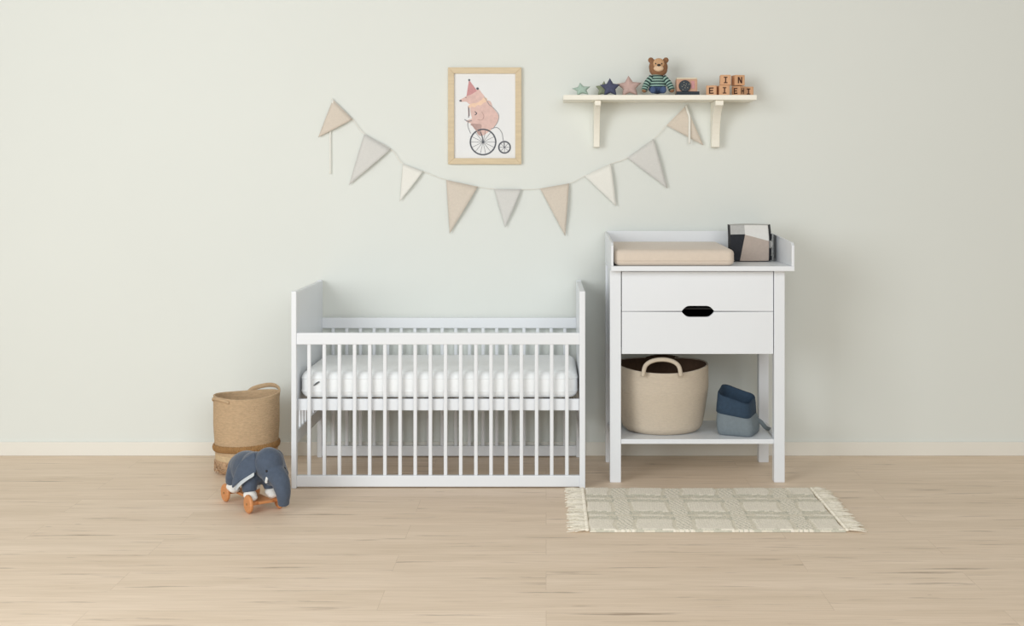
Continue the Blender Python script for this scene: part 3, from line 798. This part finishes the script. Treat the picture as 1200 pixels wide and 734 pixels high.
q = NB(); line(q, [(262, 200), (285, 235), (303, 265), (335, 288), (380, 345), (372, 405), (340, 452)], .0011); obj('drawn_outline', q, M['ink_line'], prn)
q = NB(); line(q, [(185, 320), (200, 335), (185, 350)], .002); obj('drawn_paw', q, M['ink_dark'], prn)
q = NB(); line(q, [(318, 462), (368, 452), (404, 490), (416, 545), (428, 613)], .0014); obj('drawn_frame', q, M['ink_line'], prn)
q = NB(); line(q, [(100, 385), (130, 400), (160, 395)], .002); line(q, [(130, 400), (128, 440), (150, 500)], .0014); obj('drawn_handlebar', q, M['ink_line'], prn)
q = NB(); line(q, [(205, 385), (240, 390), (258, 360), (240, 320)], .0010); obj('drawn_arm', q, M['ink_shade'], prn)

# ---------------------------------------------------------------- bunting
bw = WALL - .010
bun = thing('flag_bunting', 'bunting of nine beige, grey and white triangle flags on the wall', 'bunting', W(595, 221, WALL))
flags = [((390, 117), (413, 140), (373, 161), 'f_beige'), ((427, 157), (458, 175), (409, 217), 'f_grey'), ((472, 192), (496, 201), (468.5, 236.5), 'f_white'),
         ((523, 211), (560, 219), (527, 274), 'f_beige'), ((579, 221.5), (611, 222), (592, 267), 'f_grey'), ((633, 221), (667, 215), (662.5, 277), 'f_beige'),
         ((685, 206.5), (716, 192), (722.5, 242), 'f_white'), ((735, 185), (766, 163), (782.5, 221), 'f_grey'), ((781, 147), (804, 124), (824.5, 170.5), 'f_beige')]
lab = {'f_beige': 'beige flag', 'f_grey': 'grey flag', 'f_white': 'white flag'}
for (a, b, t, m) in flags:
    q = NB(); n = 10; vs = []
    for i in range(n + 1):
        v = i / n; row = []
        for j in range(n + 1 - i):
            u = j / max(1, n - i)
            ax = a[0] + (b[0] - a[0]) * u; ay = a[1] + (b[1] - a[1]) * u
            px, py = ax + (t[0] - ax) * v, ay + (t[1] - ay) * v
            d = bw - .004 - .010 * u * sin(pi * min(1, v * 1.1 + .1)) - .008 * v * (1 - .5 * v)
            row.append(q.verts.new(W(px, py, d)))
        vs.append(row)
    for i in range(n):
        for j in range(len(vs[i]) - 1):
            if j < len(vs[i + 1]): q.faces.new((vs[i][j], vs[i][j + 1], vs[i + 1][j]))
            if j + 1 < len(vs[i + 1]): q.faces.new((vs[i][j + 1], vs[i + 1][j + 1], vs[i + 1][j]))
    o = obj('flag', q, M[m], bun, smooth=True, label=lab[m])
    sd = o.modifiers.new('solid', 'SOLIDIFY'); sd.thickness = .0022; sd.offset = 0
q = NB(); sp = []
for (a, b, t, m) in flags: sp += [a, b]
pts = [W(x, y, bw - .004) for x, y in sp]
tube(q, bez([pts[0] + Vector((0, .004, 0))] + pts + [pts[-1] + Vector((0, .004, 0))], 6), .0014, 6); obj('string', q, M['cord'], bun, smooth=True)
for (x, y0, y1) in ((387, 150, 204), (808, 138, 168.5)):
    xt = 390 if x < 500 else 804; yt = 117 if x < 500 else 124
    q = NB(); dq = bw - (.002 if x < 500 else .022)
    pts = bez([W(xt, yt, bw - .006), W((xt + x) / 2, (yt + y0) / 2, dq), W(x, y0, dq), W(x, (y0 + y1) / 2, dq), W(x, y1, dq)], 6)
    tube(q, pts, .0055 if x > 500 else .0035, 8, flat=.3); obj('ribbon_tail', q, M['f_white'], bun, smooth=True, label='off-white ribbon tail')
for (x, y) in ((390, 117), (804, 124)):
    q = NB(); disc(q, W(x, y, WALL - .0085), (0, 1, 0), .003, .014, 12, .0005); obj('nail', q, M['cord'], bun)

# ---------------------------------------------------------------- light, camera, view
def area(name, loc, target, sx, sy, power, color=(1, 1, 1)):
    l = bpy.data.lights.new(name, 'AREA'); l.shape = 'RECTANGLE'; l.size = sx; l.size_y = sy; l.energy = power; l.color = color
    o = bpy.data.objects.new(name, l); C.objects.link(o); o.location = loc
    o.rotation_euler = (Vector(target) - Vector(loc)).to_track_quat('-Z', 'Y').to_euler(); return o
area('softbox_key', (-3.0, 1.2, 1.9), (-0.2, 6.0, 0.5), 2.4, 2.6, 118, (0.95, 0.985, 1.0))
area('softbox_fill', (1.1, -0.4, 2.5), (0.6, 6.0, 0.3), 3.0, 2.4, 100, (0.95, 0.985, 1.0))
w = bpy.data.worlds.new('studio_ambient'); SC.world = w; w.use_nodes = True
w.node_tree.nodes['Background'].inputs['Color'].default_value = (1.0, 0.93, 0.82, 1)
w.node_tree.nodes['Background'].inputs['Strength'].default_value = 0.36

cam = bpy.data.cameras.new('camera'); co_ = bpy.data.objects.new('camera', cam); C.objects.link(co_)
co_.location = (0, 0, H); co_.rotation_euler = (pi / 2, 0, 0)
cam.sensor_width = 36; cam.sensor_fit = 'HORIZONTAL'; cam.lens = F / 1200 * 36
cam.shift_x = -(VX - 600) / 1200; cam.shift_y = -(367 - VY) / 1200
cam.clip_start = 0.05
SC.camera = co_
SC.view_settings.view_transform = 'Standard'; SC.view_settings.look = 'None'
SC.view_settings.exposure = 0.07; SC.view_settings.gamma = 1.0; SC.view_settings.use_curve_mapping = False
